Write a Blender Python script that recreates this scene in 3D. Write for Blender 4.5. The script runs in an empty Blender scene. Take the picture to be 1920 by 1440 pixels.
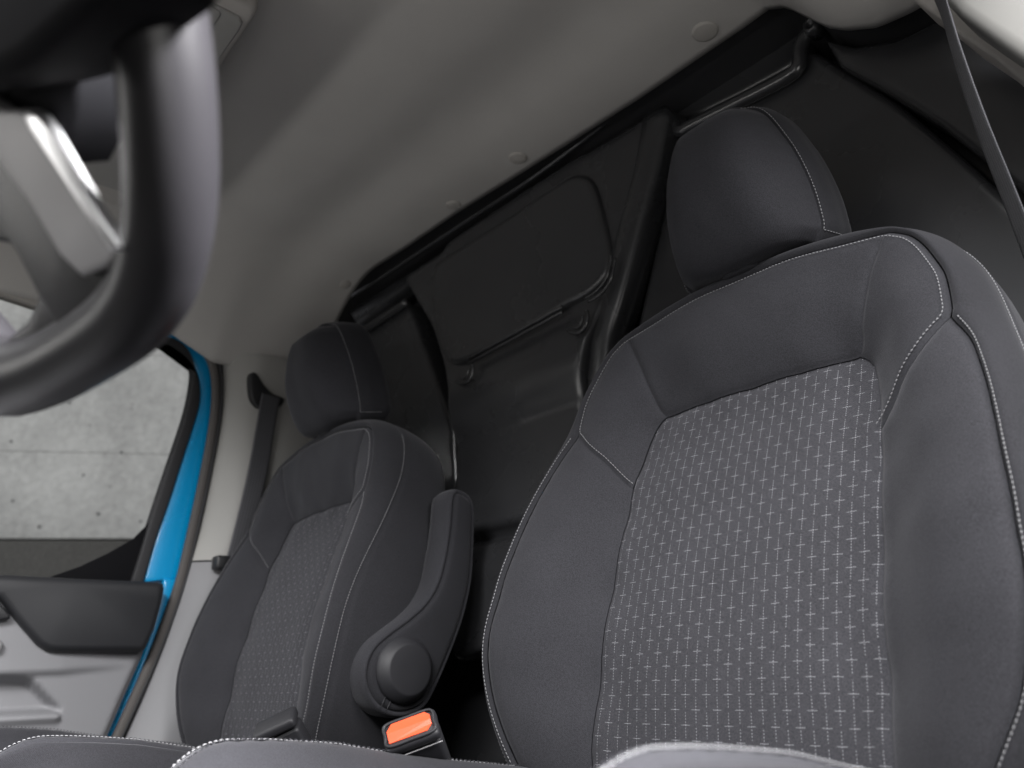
import bpy, bmesh, math, random
import numpy as np
from mathutils import Vector, Matrix
from mathutils.geometry import delaunay_2d_cdt

random.seed(4)
scene = bpy.context.scene
COL = scene.collection
R_ = math.radians

# ------------------------------------------------------------------ camera
CAM = np.array([.925, .060, .690])
YAW, PITCH, ROLL, FPX = R_(49.4), R_(18.8), R_(-2.1), 1596.0      # FPX: focal length for a 1920 px wide picture
_F = np.array([-math.sin(YAW)*math.cos(PITCH), math.cos(YAW)*math.cos(PITCH), math.sin(PITCH)])
_R = np.array([math.cos(YAW), math.sin(YAW), 0.0])
_U = np.cross(_R, _F)
_R, _U = _R*math.cos(ROLL)+_U*math.sin(ROLL), _U*math.cos(ROLL)-_R*math.sin(ROLL)
cd = bpy.data.cameras.new('camera')
cam = bpy.data.objects.new('camera', cd)
COL.objects.link(cam)
cam.matrix_world = Matrix(((_R[0], _U[0], -_F[0], CAM[0]), (_R[1], _U[1], -_F[1], CAM[1]), (_R[2], _U[2], -_F[2], CAM[2]), (0, 0, 0, 1)))
cd.sensor_width = 36.0
cd.lens = 36.0*FPX/1920.0
cd.clip_start = .02
cd.clip_end = 200
cd.dof.use_dof = True
cd.dof.focus_distance = .92
cd.dof.aperture_fstop = cd.lens/6.0
scene.camera = cam

# ------------------------------------------------------------------ world, lamps, exposure
world = bpy.data.worlds.new('World')
scene.world = world
world.use_nodes = True
bg = world.node_tree.nodes['Background']
bg.inputs[0].default_value = (.95, .98, 1.0, 1)
bg.inputs[1].default_value = .09
def area_lamp(name, loc, target, size, size_y, power, col=(1, 1, 1), spread=math.pi):
    ld = bpy.data.lights.new(name, 'AREA')
    ld.shape = 'RECTANGLE'; ld.size = size; ld.size_y = size_y; ld.energy = power; ld.color = col; ld.spread = spread
    o = bpy.data.objects.new(name, ld)
    COL.objects.link(o)
    o.location = loc
    o.rotation_euler = (Vector(target)-Vector(loc)).to_track_quat('-Z', 'Y').to_euler()
    return o
area_lamp('windscreen_lamp', (1.60, -1.15, 2.20), (.15, .75, .55), 1.3, .55, 128, (1.0, .995, 1.0))
area_lamp('edge_fill_lamp', (0, -.60, 1.02), (0, .9, 1.15), 1.7, .08, 3.2, (1.0, .98, .95))  # added thin unseen strip, gives the bulkhead edges their highlights
area_lamp('headliner_fill_lamp', (1.9, -.30, .15), (.05, .55, 1.55), 1.0, .8, 2.4, (1.0, .98, .95), R_(110))  # added unseen fill from below, stands in for bounce on the headliner
area_lamp('door_top_lamp', (1.45, .45, 1.50), (.62, .26, .72), .4, .6, 8, (1.0, .985, .99), R_(95))
area_lamp('rim_fill_lamp', (1.65, .62, 1.55), (.62, .10, .98), .35, .5, 26, (1.0, .99, 1.0), R_(40))  # added unseen narrow-beam lamp, only for the highlight on the steering wheel rim
area_lamp('wall_fill_lamp', (-1.6, -2.2, 3.2), (-3.6, .6, 1.5), 1.8, 1.8, 95, (1.0, 1.0, 1.0))  # added unseen lamp outside, brightens the concrete wall
scene.view_settings.view_transform = 'Standard'
scene.view_settings.look = 'None'
scene.view_settings.exposure = 0
scene.view_settings.gamma = 1
scene.cycles.max_bounces = 8
scene.cycles.diffuse_bounces = 5

# ------------------------------------------------------------------ helpers
def ray(x, y):
    return _F+_R*(x-960)/FPX+_U*(720-y)/FPX
def on(px, axis, val):
    """point of a flat surface axis=val that the photograph shows at px"""
    d = ray(*px); t = (val-CAM[axis])/d[axis]
    return CAM+t*d
def on_plane(px, n, c):
    d = ray(*px); n = np.array(n, float); t = (c-CAM@n)/(d@n)
    return CAM+t*d
BK_N = (-.03, 1.0, 0)
def bk(px, off=0.0):
    """bulkhead surface"""
    return on_plane(px, BK_N, .96+off)
def obj(name, me, mat=None, parent=None, smooth=True):
    if isinstance(me, bmesh.types.BMesh):
        m = bpy.data.meshes.new(name)
        me.to_mesh(m); me.free(); me = m
    o = bpy.data.objects.new(name, me)
    COL.objects.link(o)
    if mat is not None and not me.materials:
        me.materials.append(mat)
    if smooth:
        me.polygons.foreach_set('use_smooth', [True]*len(me.polygons))
    if parent is not None:
        o.parent = parent
    return o
def empty(name, loc, label, cat, group=None):
    o = bpy.data.objects.new(name, None)
    COL.objects.link(o)
    o.location = loc; o.empty_display_size = .05
    return tag(o, label, cat, group)
def tag(o, label, cat, group=None):
    o['label'] = label; o['category'] = cat
    if group: o['group'] = group
    return o
def keep(child, parent):
    """parent without moving a child modelled in world coordinates"""
    child.parent = parent
    child.matrix_parent_inverse = Matrix.Translation(-Vector(parent.location))
    return child
def spline(pts, n, closed=False):
    """Catmull-Rom through the points, n samples spread evenly by length"""
    p = np.array(pts, float)
    if closed: q = np.vstack([p[-1], p, p[0], p[1]])
    else: q = np.vstack([2*p[0]-p[1], p, 2*p[-1]-p[-2]])
    out = []
    for i in range(1, len(q)-2):
        for t in np.linspace(0, 1, 24, endpoint=False):
            a, b, c, d = q[i-1], q[i], q[i+1], q[i+2]
            out.append(.5*((2*b)+(c-a)*t+(2*a-5*b+4*c-d)*t*t+(3*b-a-3*c+d)*t**3))
    out.append(p[0] if closed else p[-1])
    return resample(np.array(out), n, closed)
def resample(p, n, closed=False):
    p = np.asarray(p, float)
    s = np.r_[0, np.cumsum(np.linalg.norm(np.diff(p, axis=0), axis=1))]
    t = np.linspace(0, s[-1], n, endpoint=not closed)
    return np.stack([np.interp(t, s, p[:, k]) for k in range(p.shape[1])], 1)
def inside(P, poly):
    x, y = P[:, 0], P[:, 1]
    r = np.zeros(len(P), bool)
    a = poly; b = np.roll(poly, -1, 0)
    for (x0, y0), (x1, y1) in zip(a, b):
        if y0 == y1: continue
        c = ((y0 > y) != (y1 > y)) & (x < (x1-x0)*(y-y0)/(y1-y0)+x0)
        r ^= c
    return r
def segdist(P, poly, closed=True):
    a = poly if closed else poly[:-1]
    b = np.roll(poly, -1, 0) if closed else poly[1:]
    best = np.full(len(P), 1e9)
    for i in range(0, len(P), 4000):
        q = P[i:i+4000, None, :]
        ab = (b-a)[None]; t = ((q-a[None])*ab).sum(2)/np.maximum((ab*ab).sum(2), 1e-12)
        t = np.clip(t, 0, 1)[..., None]
        best[i:i+4000] = np.sqrt(((q-(a[None]+t*ab))**2).sum(2).min(1))
    return best
def fill(poly, step, rings=(.0012, .003, .006)):
    """2D points and triangles of a polygon, finer near its edge"""
    poly = np.asarray(poly, float)
    lo, hi = poly.min(0), poly.max(0)
    gx, gy = np.meshgrid(np.arange(lo[0], hi[0], step), np.arange(lo[1], hi[1], step))
    g = np.stack([gx.ravel(), gy.ravel()], 1)
    g[:, 0] += (np.round((g[:, 1]-lo[1])/step) % 2)*step*.5
    g = g[inside(g, poly)]
    if len(g): g = g[segdist(g, poly) > rings[-1]+step*.45 if rings else segdist(g, poly) > step*.4]
    pts = [poly, g]
    if rings:
        e = np.roll(poly, -1, 0)-np.roll(poly, 1, 0)
        nrm = np.stack([-e[:, 1], e[:, 0]], 1); nrm /= np.maximum(np.linalg.norm(nrm, axis=1), 1e-9)[:, None]
        area = (poly[:, 0]*np.roll(poly[:, 1], -1)-np.roll(poly[:, 0], -1)*poly[:, 1]).sum()
        if area < 0: nrm = -nrm
        for k in rings:
            q = poly+nrm*k
            ok = inside(q, poly)
            q = q[ok]
            if len(q): pts.append(q[segdist(q, poly) > k*.8])
    P = np.vstack(pts)
    n = len(poly)
    v, _, f, ov, _, _ = delaunay_2d_cdt([Vector(p) for p in P], [], [list(range(n))], 1, 1e-6)
    V = np.array([(a.x, a.y) for a in v])
    T = [tuple(t) for t in f]
    # orient
    T2 = []
    for t in T:
        a, b, c = V[t[0]], V[t[1]], V[t[2]]
        T2.append(t if (b[0]-a[0])*(c[1]-a[1])-(b[1]-a[1])*(c[0]-a[0]) > 0 else (t[0], t[2], t[1]))
    return V, T2
def mesh_from(name, V, T, uv=None):
    me = bpy.data.meshes.new(name)
    me.from_pydata([tuple(p) for p in V], [], T)
    if uv is not None:
        l = me.uv_layers.new(name='UVMap')
        vi = np.zeros(len(me.loops), int); me.loops.foreach_get('vertex_index', vi)
        l.data.foreach_set('uv', np.asarray(uv)[vi].astype(np.float32).ravel())
    me.update()
    return me
def slab(name, poly3, back, bevel=.004, seg=3):
    """flat plate: outline of 3D points, thickness vector, rounded rim"""
    bm = bmesh.new()
    vs = [bm.verts.new(p) for p in poly3]
    f = bm.faces.new(vs)
    bm.normal_update()
    b = Vector(back)
    if f.normal.dot(b) > 0: f.normal_flip()
    r = bmesh.ops.extrude_face_region(bm, geom=[f])
    nv = [v for v in r['geom'] if isinstance(v, bmesh.types.BMVert)]
    for v in vs: pass
    bmesh.ops.translate(bm, verts=vs, vec=b)
    bm.normal_update()
    front = [x for x in bm.faces if all(v in nv for v in x.verts)]
    if bevel and front:
        ed = list(front[0].edges)
        bmesh.ops.bevel(bm, geom=ed, offset=bevel, segments=seg, profile=.5, affect='EDGES', clamp_overlap=True)
    bmesh.ops.recalc_face_normals(bm, faces=bm.faces[:])
    big = [x for x in bm.faces if len(x.verts) > 4]
    bmesh.ops.triangulate(bm, faces=big)
    me = bpy.data.meshes.new(name); bm.to_mesh(me); bm.free()
    me.polygons.foreach_set('use_smooth', [True]*len(me.polygons))
    try: me.set_sharp_from_angle(angle=R_(40))
    except Exception: pass
    return me
def tube(path, rad, seg=10, closed=False, flat=None, up=None, cap=True):
    """sweep; rad number or list; flat=(a,b) section half axes along side and up"""
    p = np.asarray(path, float); n = len(p)
    V, Fc = [], []
    prev = None
    for i in range(n):
        if closed: t = p[(i+1) % n]-p[i-1]
        else: t = p[min(i+1, n-1)]-p[max(i-1, 0)]
        t = t/np.linalg.norm(t)
        if up is not None: u = np.asarray(up if np.ndim(up) == 1 else up[i], float)
        elif prev is None: u = np.array([0, 0, 1.0]) if abs(t[2]) < .9 else np.array([0, 1.0, 0])
        else: u = prev
        u = u-t*(u@t); u /= np.linalg.norm(u); prev = u
        s = np.cross(t, u)
        r = rad[i] if np.ndim(rad) else rad
        for k in range(seg):
            a = 2*math.pi*k/seg
            c, d = math.cos(a), math.sin(a)
            if flat is not None:
                e = .55
                c = math.copysign(abs(c)**e, c)*flat[0]; d = math.copysign(abs(d)**e, d)*flat[1]
                V.append(p[i]+s*c+u*d)
            else: V.append(p[i]+(s*c+u*d)*r)
    m = n if closed else n-1
    for i in range(m):
        for k in range(seg):
            a = i*seg+k; b = i*seg+(k+1) % seg; j = (i+1) % n
            Fc.append((a, b, j*seg+(k+1) % seg, j*seg+k))
    if not closed and cap:
        Fc.append(tuple(range(seg))[::-1]); Fc.append(tuple((n-1)*seg+k for k in range(seg)))
    return V, Fc
def tube_mesh(name, *a, **k):
    V, Fc = tube(*a, **k)
    return mesh_from(name, V, Fc)
def box_bm(sx, sy, sz, bevel=.003, taper=1.0, seg=3):
    bm = bmesh.new()
    bmesh.ops.create_cube(bm, size=1)
    for v in bm.verts:
        k = taper if v.co.z < 0 else 1
        v.co = Vector((v.co.x*sx*k, v.co.y*sy*k, v.co.z*sz))
    if bevel: bmesh.ops.bevel(bm, geom=bm.edges[:], offset=bevel, segments=seg, profile=.5, affect='EDGES')
    return bm
def lathe(profile, n=48, axis=(0, 0, 1), at=(0, 0, 0)):
    """profile of (radius, height)"""
    V, Fc = [], []
    q = Vector((0, 0, 1)).rotation_difference(Vector(axis))
    for r, h in profile:
        for k in range(n):
            a = 2*math.pi*k/n
            V.append(tuple(q @ Vector((r*math.cos(a), r*math.sin(a), h))+Vector(at)))
    m = len(profile)
    for i in range(m-1):
        for k in range(n):
            Fc.append((i*n+k, i*n+(k+1) % n, (i+1)*n+(k+1) % n, (i+1)*n+k))
    Fc.append(tuple((m-1)*n+k for k in range(n)))
    Fc.append(tuple(range(n))[::-1])
    return V, Fc

# ------------------------------------------------------------------ materials
def mat(name):
    m = bpy.data.materials.new(name); m.use_nodes = True
    return m, m.node_tree.nodes, m.node_tree.links, m.node_tree.nodes['Principled BSDF']
def nd(N, t, **k):
    n = N.new(t)
    for a, b in k.items(): setattr(n, a, b)
    return n
def math_node(N, L, op, a, b=None):
    n = N.new('ShaderNodeMath'); n.operation = op
    for i, x in enumerate((a, b)):
        if x is None: continue
        if isinstance(x, (int, float)): n.inputs[i].default_value = x
        else: L.new(x, n.inputs[i])
    return n.outputs[0]
def grain(name, col, rough, scale=600, bump=.15, dist=.0004, var=.12, metallic=0, spec=.5, coat=0, blotch=6):
    """plain material with fine grain relief and slight unevenness"""
    m, N, L, B = mat(name)
    tc = nd(N, 'ShaderNodeTexCoord')
    no = nd(N, 'ShaderNodeTexNoise'); no.inputs['Scale'].default_value = scale; no.inputs['Detail'].default_value = 3
    L.new(tc.outputs['Object'], no.inputs['Vector'])
    big = nd(N, 'ShaderNodeTexNoise'); big.inputs['Scale'].default_value = blotch; big.inputs['Detail'].default_value = 4
    L.new(tc.outputs['Object'], big.inputs['Vector'])
    mix = nd(N, 'ShaderNodeMix', data_type='RGBA')
    mix.inputs['A'].default_value = (*[c*(1-var) for c in col], 1); mix.inputs['B'].default_value = (*[c*(1+var) for c in col], 1)
    fac = math_node(N, L, 'ADD', math_node(N, L, 'MULTIPLY', no.outputs[0], .5), math_node(N, L, 'MULTIPLY', big.outputs[0], .5))
    L.new(fac, mix.inputs['Factor']); L.new(mix.outputs['Result'], B.inputs['Base Color'])
    rr = math_node(N, L, 'MULTIPLY_ADD', big.outputs[0], .12)
    rr.node.inputs[2].default_value = rough-.06
    L.new(rr, B.inputs['Roughness'])
    B.inputs['Metallic'].default_value = metallic
    B.inputs['Specular IOR Level'].default_value = spec
    B.inputs['Coat Weight'].default_value = coat
    bp = nd(N, 'ShaderNodeBump'); bp.inputs['Strength'].default_value = bump; bp.inputs['Distance'].default_value = dist
    L.new(no.outputs[0], bp.inputs['Height']); L.new(bp.outputs[0], B.inputs['Normal'])
    return m
def weave_height(N, L, uv, pitch):
    """tiny over-under weave from the UV map, which is in metres"""
    sx = nd(N, 'ShaderNodeSeparateXYZ'); L.new(uv, sx.inputs[0])
    k = 2*math.pi/pitch
    a = math_node(N, L, 'SINE', math_node(N, L, 'MULTIPLY', sx.outputs[0], k))
    b = math_node(N, L, 'SINE', math_node(N, L, 'MULTIPLY', sx.outputs[1], k))
    return sx, math_node(N, L, 'MULTIPLY', a, b)
def fabric(name, col, pattern=False, sheen=.12):
    m, N, L, B = mat(name)
    uvn = nd(N, 'ShaderNodeUVMap'); uv = uvn.outputs[0]
    tc = nd(N, 'ShaderNodeTexCoord')
    sx, wv = weave_height(N, L, uv, .0021 if pattern else .0016)
    no = nd(N, 'ShaderNodeTexNoise'); no.inputs['Scale'].default_value = 900; no.inputs['Detail'].default_value = 2
    L.new(tc.outputs['Object'], no.inputs['Vector'])
    big = nd(N, 'ShaderNodeTexNoise'); big.inputs['Scale'].default_value = 14; big.inputs['Detail'].default_value = 3
    L.new(tc.outputs['Object'], big.inputs['Vector'])
    nc = math_node(N, L, 'MULTIPLY_ADD', no.outputs[0], 3.0); nc.node.inputs[2].default_value = -1.0
    nc = math_node(N, L, 'MINIMUM', math_node(N, L, 'MAXIMUM', nc, 0.0), 1.0)
    h = math_node(N, L, 'ADD', math_node(N, L, 'MULTIPLY', wv, .35), math_node(N, L, 'MULTIPLY', nc, .65))
    fac = math_node(N, L, 'ADD', math_node(N, L, 'MULTIPLY', h, .8), math_node(N, L, 'MULTIPLY', big.outputs[0], .35))
    cr = nd(N, 'ShaderNodeMix', data_type='RGBA')
    d = .6 if pattern else .5
    cr.inputs['A'].default_value = (*[c*(1-d) for c in col], 1); cr.inputs['B'].default_value = (*[c*(1+d) for c in col], 1)
    L.new(fac, cr.inputs['Factor'])
    out = cr.outputs['Result']
    if pattern:
        PX, PY = .0118, .0255
        cu = math_node(N, L, 'DIVIDE', sx.outputs[0], PX)
        col_i = math_node(N, L, 'FLOOR', cu)
        fu = math_node(N, L, 'SUBTRACT', math_node(N, L, 'FRACT', cu), .5)
        par = math_node(N, L, 'FRACT', math_node(N, L, 'MULTIPLY', col_i, .5))      # 0 or .5: rows of crosses step by half
        cv = math_node(N, L, 'ADD', math_node(N, L, 'DIVIDE', sx.outputs[1], PY), par)
        fv = math_node(N, L, 'SUBTRACT', math_node(N, L, 'FRACT', cv), .5)
        au = math_node(N, L, 'MULTIPLY', math_node(N, L, 'ABSOLUTE', fu), PX)
        av = math_node(N, L, 'MULTIPLY', math_node(N, L, 'ABSOLUTE', fv), PY)
        def less(a, b): return math_node(N, L, 'LESS_THAN', a, b)
        dv = math_node(N, L, 'GREATER_THAN', math_node(N, L, 'SINE', math_node(N, L, 'MULTIPLY', sx.outputs[1], 2*math.pi/.0026)), .15)
        du = math_node(N, L, 'GREATER_THAN', math_node(N, L, 'SINE', math_node(N, L, 'MULTIPLY', sx.outputs[0], 2*math.pi/.0017)), -.35)
        vert = math_node(N, L, 'MULTIPLY', math_node(N, L, 'MULTIPLY', less(au, .00030), less(av, .0106)), dv)
        hor = math_node(N, L, 'MULTIPLY', math_node(N, L, 'MULTIPLY', less(av, .00030), less(au, .0045)), du)
        dots = math_node(N, L, 'MAXIMUM', vert, hor)
        dots = math_node(N, L, 'MULTIPLY', dots, .52)
        mx = nd(N, 'ShaderNodeMix', data_type='RGBA'); L.new(dots, mx.inputs['Factor']); L.new(out, mx.inputs['A'])
        mx.inputs['B'].default_value = (.46, .46, .49, 1)
        out = mx.outputs['Result']
        h = math_node(N, L, 'ADD', h, math_node(N, L, 'MULTIPLY', dots, .6))
    L.new(out, B.inputs['Base Color'])
    B.inputs['Roughness'].default_value = .9
    B.inputs['Specular IOR Level'].default_value = .25
    B.inputs['Sheen Weight'].default_value = sheen
    B.inputs['Sheen Roughness'].default_value = .45
    B.inputs['Sheen Tint'].default_value = (.9, .9, .95, 1)
    bp = nd(N, 'ShaderNodeBump'); bp.inputs['Strength'].default_value = .35; bp.inputs['Distance'].default_value = .0004
    L.new(h, bp.inputs['Height']); L.new(bp.outputs[0], B.inputs['Normal'])
    return m
M = {}
M['fabric'] = fabric('charcoal fabric', (.0280, .0280, .0325))
M['insert'] = fabric('cross pattern fabric', (.040, .0398, .0455), True)
M['side'] = fabric('side fabric', (.0215, .0215, .0250))
M['thread'] = grain('grey thread', (.25, .25, .26), .7, 900, .1)
M['blackplastic'] = grain('black plastic', (.014, .0145, .016), .42, 900, .25, .0003)
M['bulk'] = grain('bulkhead plastic', (.036, .0365, .039), .27, 1100, .12, .0002, .25, spec=.75)
M['bulkedge'] = grain('bulkhead plastic edge', (.036, .0365, .039), .2, 1100, .1, .0002, .2, spec=.9)
M['softblack'] = grain('soft black plastic', (.018, .018, .021), .55, 700, .2)
M['leather'] = grain('wheel leather', (.011, .0105, .012), .36, 1400, .25, .0003)
M['headliner'] = grain('headliner felt', (.49, .475, .455), .95, 1300, .9, .0006, .22, spec=.2)
M['plug'] = grain('plug plastic', (.42, .40, .375), .7, 900, .2)
M['pillar'] = grain('pale pillar plastic', (.31, .305, .29), .6, 1200, .2, .0002, .05)
M['pillarlow'] = grain('grey pillar plastic', (.20, .20, .208), .6, 1200, .2, .0002, .06)
M['doorgrey'] = grain('grey door plastic', (.21, .21, .22), .6, 1200, .2, .0002, .06)
M['doordark'] = grain('dark door plastic', (.017, .0175, .020), .5, 1200, .2, .0002, .1)
M['blue'] = grain('blue paint', (.0, .28, .58), .28, 300, .02, .0001, .03, coat=.8)
M['seal'] = grain('rubber seal', (.020, .020, .022), .7, 800, .2)
M['sealgrey'] = grain('woven door seal', (.085, .078, .074), .85, 1500, .3)
M['chrome'] = grain('satin silver trim', (.72, .72, .73), .28, 600, .02, metallic=.9)
M['silver'] = grain('silver plastic', (.27, .265, .27), .45, 600, .05, metallic=.3)
M['orange'] = grain('orange plastic', (.85, .10, .035), .4, 600, .03, var=.04)
M['hubblack'] = grain('matt hub black', (.004, .004, .005), .8, 900, .2, spec=.12)
M['padgrey'] = grain('grey pad', (.10, .098, .10), .5, 1200, .2)
M['carpet'] = grain('floor carpet', (.012, .012, .014), .98, 900, .6, .002, .3)
def belt_mat():
    m, N, L, B = mat('belt webbing')
    uvn = nd(N, 'ShaderNodeUVMap')
    sx = nd(N, 'ShaderNodeSeparateXYZ'); L.new(uvn.outputs[0], sx.inputs[0])
    rib = math_node(N, L, 'SINE', math_node(N, L, 'MULTIPLY', sx.outputs[0], 2*math.pi*7))
    fine = math_node(N, L, 'SINE', math_node(N, L, 'MULTIPLY', math_node(N, L, 'ADD', sx.outputs[1], sx.outputs[0]), 2*math.pi*380))
    h = math_node(N, L, 'ADD', math_node(N, L, 'MULTIPLY', rib, .7), math_node(N, L, 'MULTIPLY', fine, .3))
    mx = nd(N, 'ShaderNodeMix', data_type='RGBA'); L.new(math_node(N, L, 'MULTIPLY_ADD', h, .5), mx.inputs['Factor'])
    mx.inputs['A'].default_value = (.03, .03, .034, 1); mx.inputs['B'].default_value = (.10, .10, .112, 1)
    L.new(mx.outputs['Result'], B.inputs['Base Color']); B.inputs['Roughness'].default_value = .6
    B.inputs['Sheen Weight'].default_value = .2
    bp = nd(N, 'ShaderNodeBump'); bp.inputs['Strength'].default_value = .5; bp.inputs['Distance'].default_value = .0006
    L.new(h, bp.inputs['Height']); L.new(bp.outputs[0], B.inputs['Normal'])
    return m
M['belt'] = belt_mat()
def glass_mat():
    m, N, L, B = mat('window glass')
    N.remove(B)
    o = N['Material Output']
    tr = nd(N, 'ShaderNodeBsdfTransparent'); tr.inputs[0].default_value = (.96, .965, .965, 1)
    gl = nd(N, 'ShaderNodeBsdfGlossy'); gl.inputs['Roughness'].default_value = .02
    fr = nd(N, 'ShaderNodeFresnel'); fr.inputs[0].default_value = 1.35
    ms = nd(N, 'ShaderNodeMixShader')
    L.new(fr.outputs[0], ms.inputs[0]); L.new(tr.outputs[0], ms.inputs[1]); L.new(gl.outputs[0], ms.inputs[2])
    L.new(ms.outputs[0], o.inputs[0])
    return m
M['glass'] = glass_mat()
def concrete_mat():
    m, N, L, B = mat('cast concrete')
    tc = nd(N, 'ShaderNodeTexCoord')
    n1 = nd(N, 'ShaderNodeTexNoise'); n1.inputs['Scale'].default_value = 1.6; n1.inputs['Detail'].default_value = 8; n1.inputs['Roughness'].default_value = .6
    n2 = nd(N, 'ShaderNodeTexNoise'); n2.inputs['Scale'].default_value = 30; n2.inputs['Detail'].default_value = 6
    vo = nd(N, 'ShaderNodeTexVoronoi'); vo.inputs['Scale'].default_value = 15; vo.inputs['Randomness'].default_value = 1
    for x in (n1, n2, vo): L.new(tc.outputs['Object'], x.inputs['Vector'])
    pit = nd(N, 'ShaderNodeMapRange'); pit.inputs['From Min'].default_value = .06; pit.inputs['From Max'].default_value = .15
    # only some cells hold an air hole
    L.new(vo.outputs['Distance'], pit.inputs['Value'])
    sel = math_node(N, L, 'GREATER_THAN', math_node(N, L, 'FRACT', math_node(N, L, 'MULTIPLY', vo.outputs['Color'], 7.3)), .28)
    p = math_node(N, L, 'MAXIMUM', pit.outputs[0], sel)
    cr = nd(N, 'ShaderNodeValToRGB')
    cr.color_ramp.elements[0].position = .36; cr.color_ramp.elements[0].color = (.25, .25, .245, 1)
    cr.color_ramp.elements[1].position = .64; cr.color_ramp.elements[1].color = (.50, .50, .49, 1)
    f = math_node(N, L, 'ADD', math_node(N, L, 'MULTIPLY', n1.outputs[0], .75), math_node(N, L, 'MULTIPLY', n2.outputs[0], .25))
    L.new(f, cr.inputs[0])
    mx = nd(N, 'ShaderNodeMix', data_type='RGBA'); L.new(p, mx.inputs['Factor'])
    mx.inputs['A'].default_value = (.12, .12, .12, 1); L.new(cr.outputs[0], mx.inputs['B'])
    L.new(mx.outputs['Result'], B.inputs['Base Color']); B.inputs['Roughness'].default_value = .85
    bp = nd(N, 'ShaderNodeBump'); bp.inputs['Strength'].default_value = .8; bp.inputs['Distance'].default_value = .02
    hh = math_node(N, L, 'ADD', math_node(N, L, 'MULTIPLY', p, .6), math_node(N, L, 'MULTIPLY', n2.outputs[0], .5))
    L.new(hh, bp.inputs['Height']); L.new(bp.outputs[0], B.inputs['Normal'])
    return m
M['concrete'] = concrete_mat()
M['asphalt'] = grain('dark asphalt', (.062, .060, .056), .9, 120, .8, .006, .5, blotch=90)

# ------------------------------------------------------------------ setting: floor, ground, wall outside
def quad(name, pts, m, kind='structure'):
    me = bpy.data.meshes.new(name); me.from_pydata([tuple(p) for p in pts], [], [(0, 1, 2, 3)])
    o = obj(name, me, m, smooth=False); o['kind'] = kind
    return o
FLOOR = .22
fl = obj('van_floor', box_bm(1.7, 1.5, .05, .004), M['carpet'], smooth=False); fl.location = (0, .40, FLOOR-.025); fl['kind'] = 'structure'
quad('ground', [(-12, -10, -.35), (12, -10, -.35), (12, 14, -.35), (-12, 14, -.35)], M['asphalt'])

# concrete wall on a dark plinth beyond the passenger window
wd = ray(7870, 1010); wd = np.array([wd[0], wd[1], 0]); wd /= np.linalg.norm(wd)
wn = np.array([wd[1], -wd[0], 0])
if wn@(CAM*[1, 1, 0]-on((130, 1000), 0, -4.2)*[1, 1, 0]) < 0: wn = -wn
wp = on((130, 1010), 0, -3.6)
wt = empty('concrete_wall', (wp[0], wp[1], -.35), 'pale grey cast concrete wall seen through the passenger window', 'wall')
zl = wp[2]
seams = [zl, zl+.62, zl+1.24, zl+2.0]
seam_px = on_plane((130, 848), wn, wn@wp)[2]
seams = [zl, seam_px, seam_px+(seam_px-zl)*1.25, seam_px+(seam_px-zl)*2.5]
cut = [-3.0, 3.4]
rng = random.Random(3)
for r in range(3):
    for c in range(len(cut)-1):
        a0, a1 = cut[c], cut[c+1]; z0, z1 = seams[r], seams[r+1]
        g = .0006
        pts = [wp+wd*(a0+g)+[0, 0, z0-zl+g], wp+wd*(a1-g)+[0, 0, z0-zl+g], wp+wd*(a1-g)+[0, 0, z1-zl-g], wp+wd*(a0+g)+[0, 0, z1-zl-g]]
        off = rng.uniform(-.0015, .0015)
        me = slab('concrete_panel', [p+wn*off for p in pts], -wn*.10, .002, 1)
        keep(obj('concrete_panel', me, M['concrete'], smooth=False), wt)
me = slab('wall_base', [wp+wd*a+[0, 0, z]-wn*.012 for a, z in ((-3, 0), (3.4, 0), (3.4, seams[3]-zl-.01), (-3, seams[3]-zl-.01))], -wn*.12, 0)
keep(obj('backing', me, M['concrete'], smooth=False), wt)
bank = slab('dark_plinth', [wp+wd*a+wn*.03*k+[0, 0, -.012] for a, k in ((-3, -1), (3.4, -1), (3.4, 1), (-3, 1))], (0, 0, -(zl+.35-.012)), .01)
M['plinth'] = grain('rough dark render', (.080, .078, .074), .95, 90, .9, .01, .55, blotch=60)
b = obj('dark_plinth', bank, M['plinth'], smooth=False); keep(b, wt); b['label'] = 'dark rough plinth along the foot of the wall'

# ------------------------------------------------------------------ headliner
rear_px = [(560, 600), (640, 545), (760, 470), (860, 402), (980, 328), (1070, 272), (1200, 190), (1330, 102), (1400, 55), (1445, 22), (1480, 18), (1520, 38), (1555, 56), (1590, 62), (1650, 56), (1710, 30)]
rear = np.array([bk(p) for p in rear_px])
rear = rear[np.argsort(rear[:, 0])]
def roof_z(x, y):
    ze = np.interp(x, rear[:, 0], rear[:, 2])
    zs = 1.545-.06*np.clip((np.abs(x)-.45)/.4, 0, 1)**2     # calm section away from the rear edge
    k = np.clip((.955-y)/.16, 0, 1); k = k*k*(3-2*k)
    z = ze*(1-k)+zs*k
    z += .040*np.clip((.86-y)/.30, 0, 1)**1.3*1.0 - .030*np.clip((.45-y)/.35, 0, 1)**1.5
    z += .020*np.exp(-((y-.79)/.085)**2)-.005*np.exp(-((y-.52)/.10)**2)
    # sides come down to the door openings
    edge = 1.405-.055*np.clip((y-.58)/.12, 0, 1)
    s = np.clip((-x-.54)/.262, 0, 1)
    z = z*(1-s**2.0)+np.minimum(edge, z)*s**2.0
    s = np.clip((x-.60)/.25, 0, 1)*np.clip((.80-y)/.1, 0, 1)
    z = z-.10*s**2
    return z
xs = np.linspace(-.802, .84, 150); ys = np.linspace(-.15, .955, 90)
V = []; T = []
for j, y in enumerate(ys):
    zz = roof_z(xs, np.full_like(xs, y))
    for i, x in enumerate(xs): V.append((x, y+.03*x*max(0, (y-.5)/.455), zz[i]))
nx = len(xs)
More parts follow.
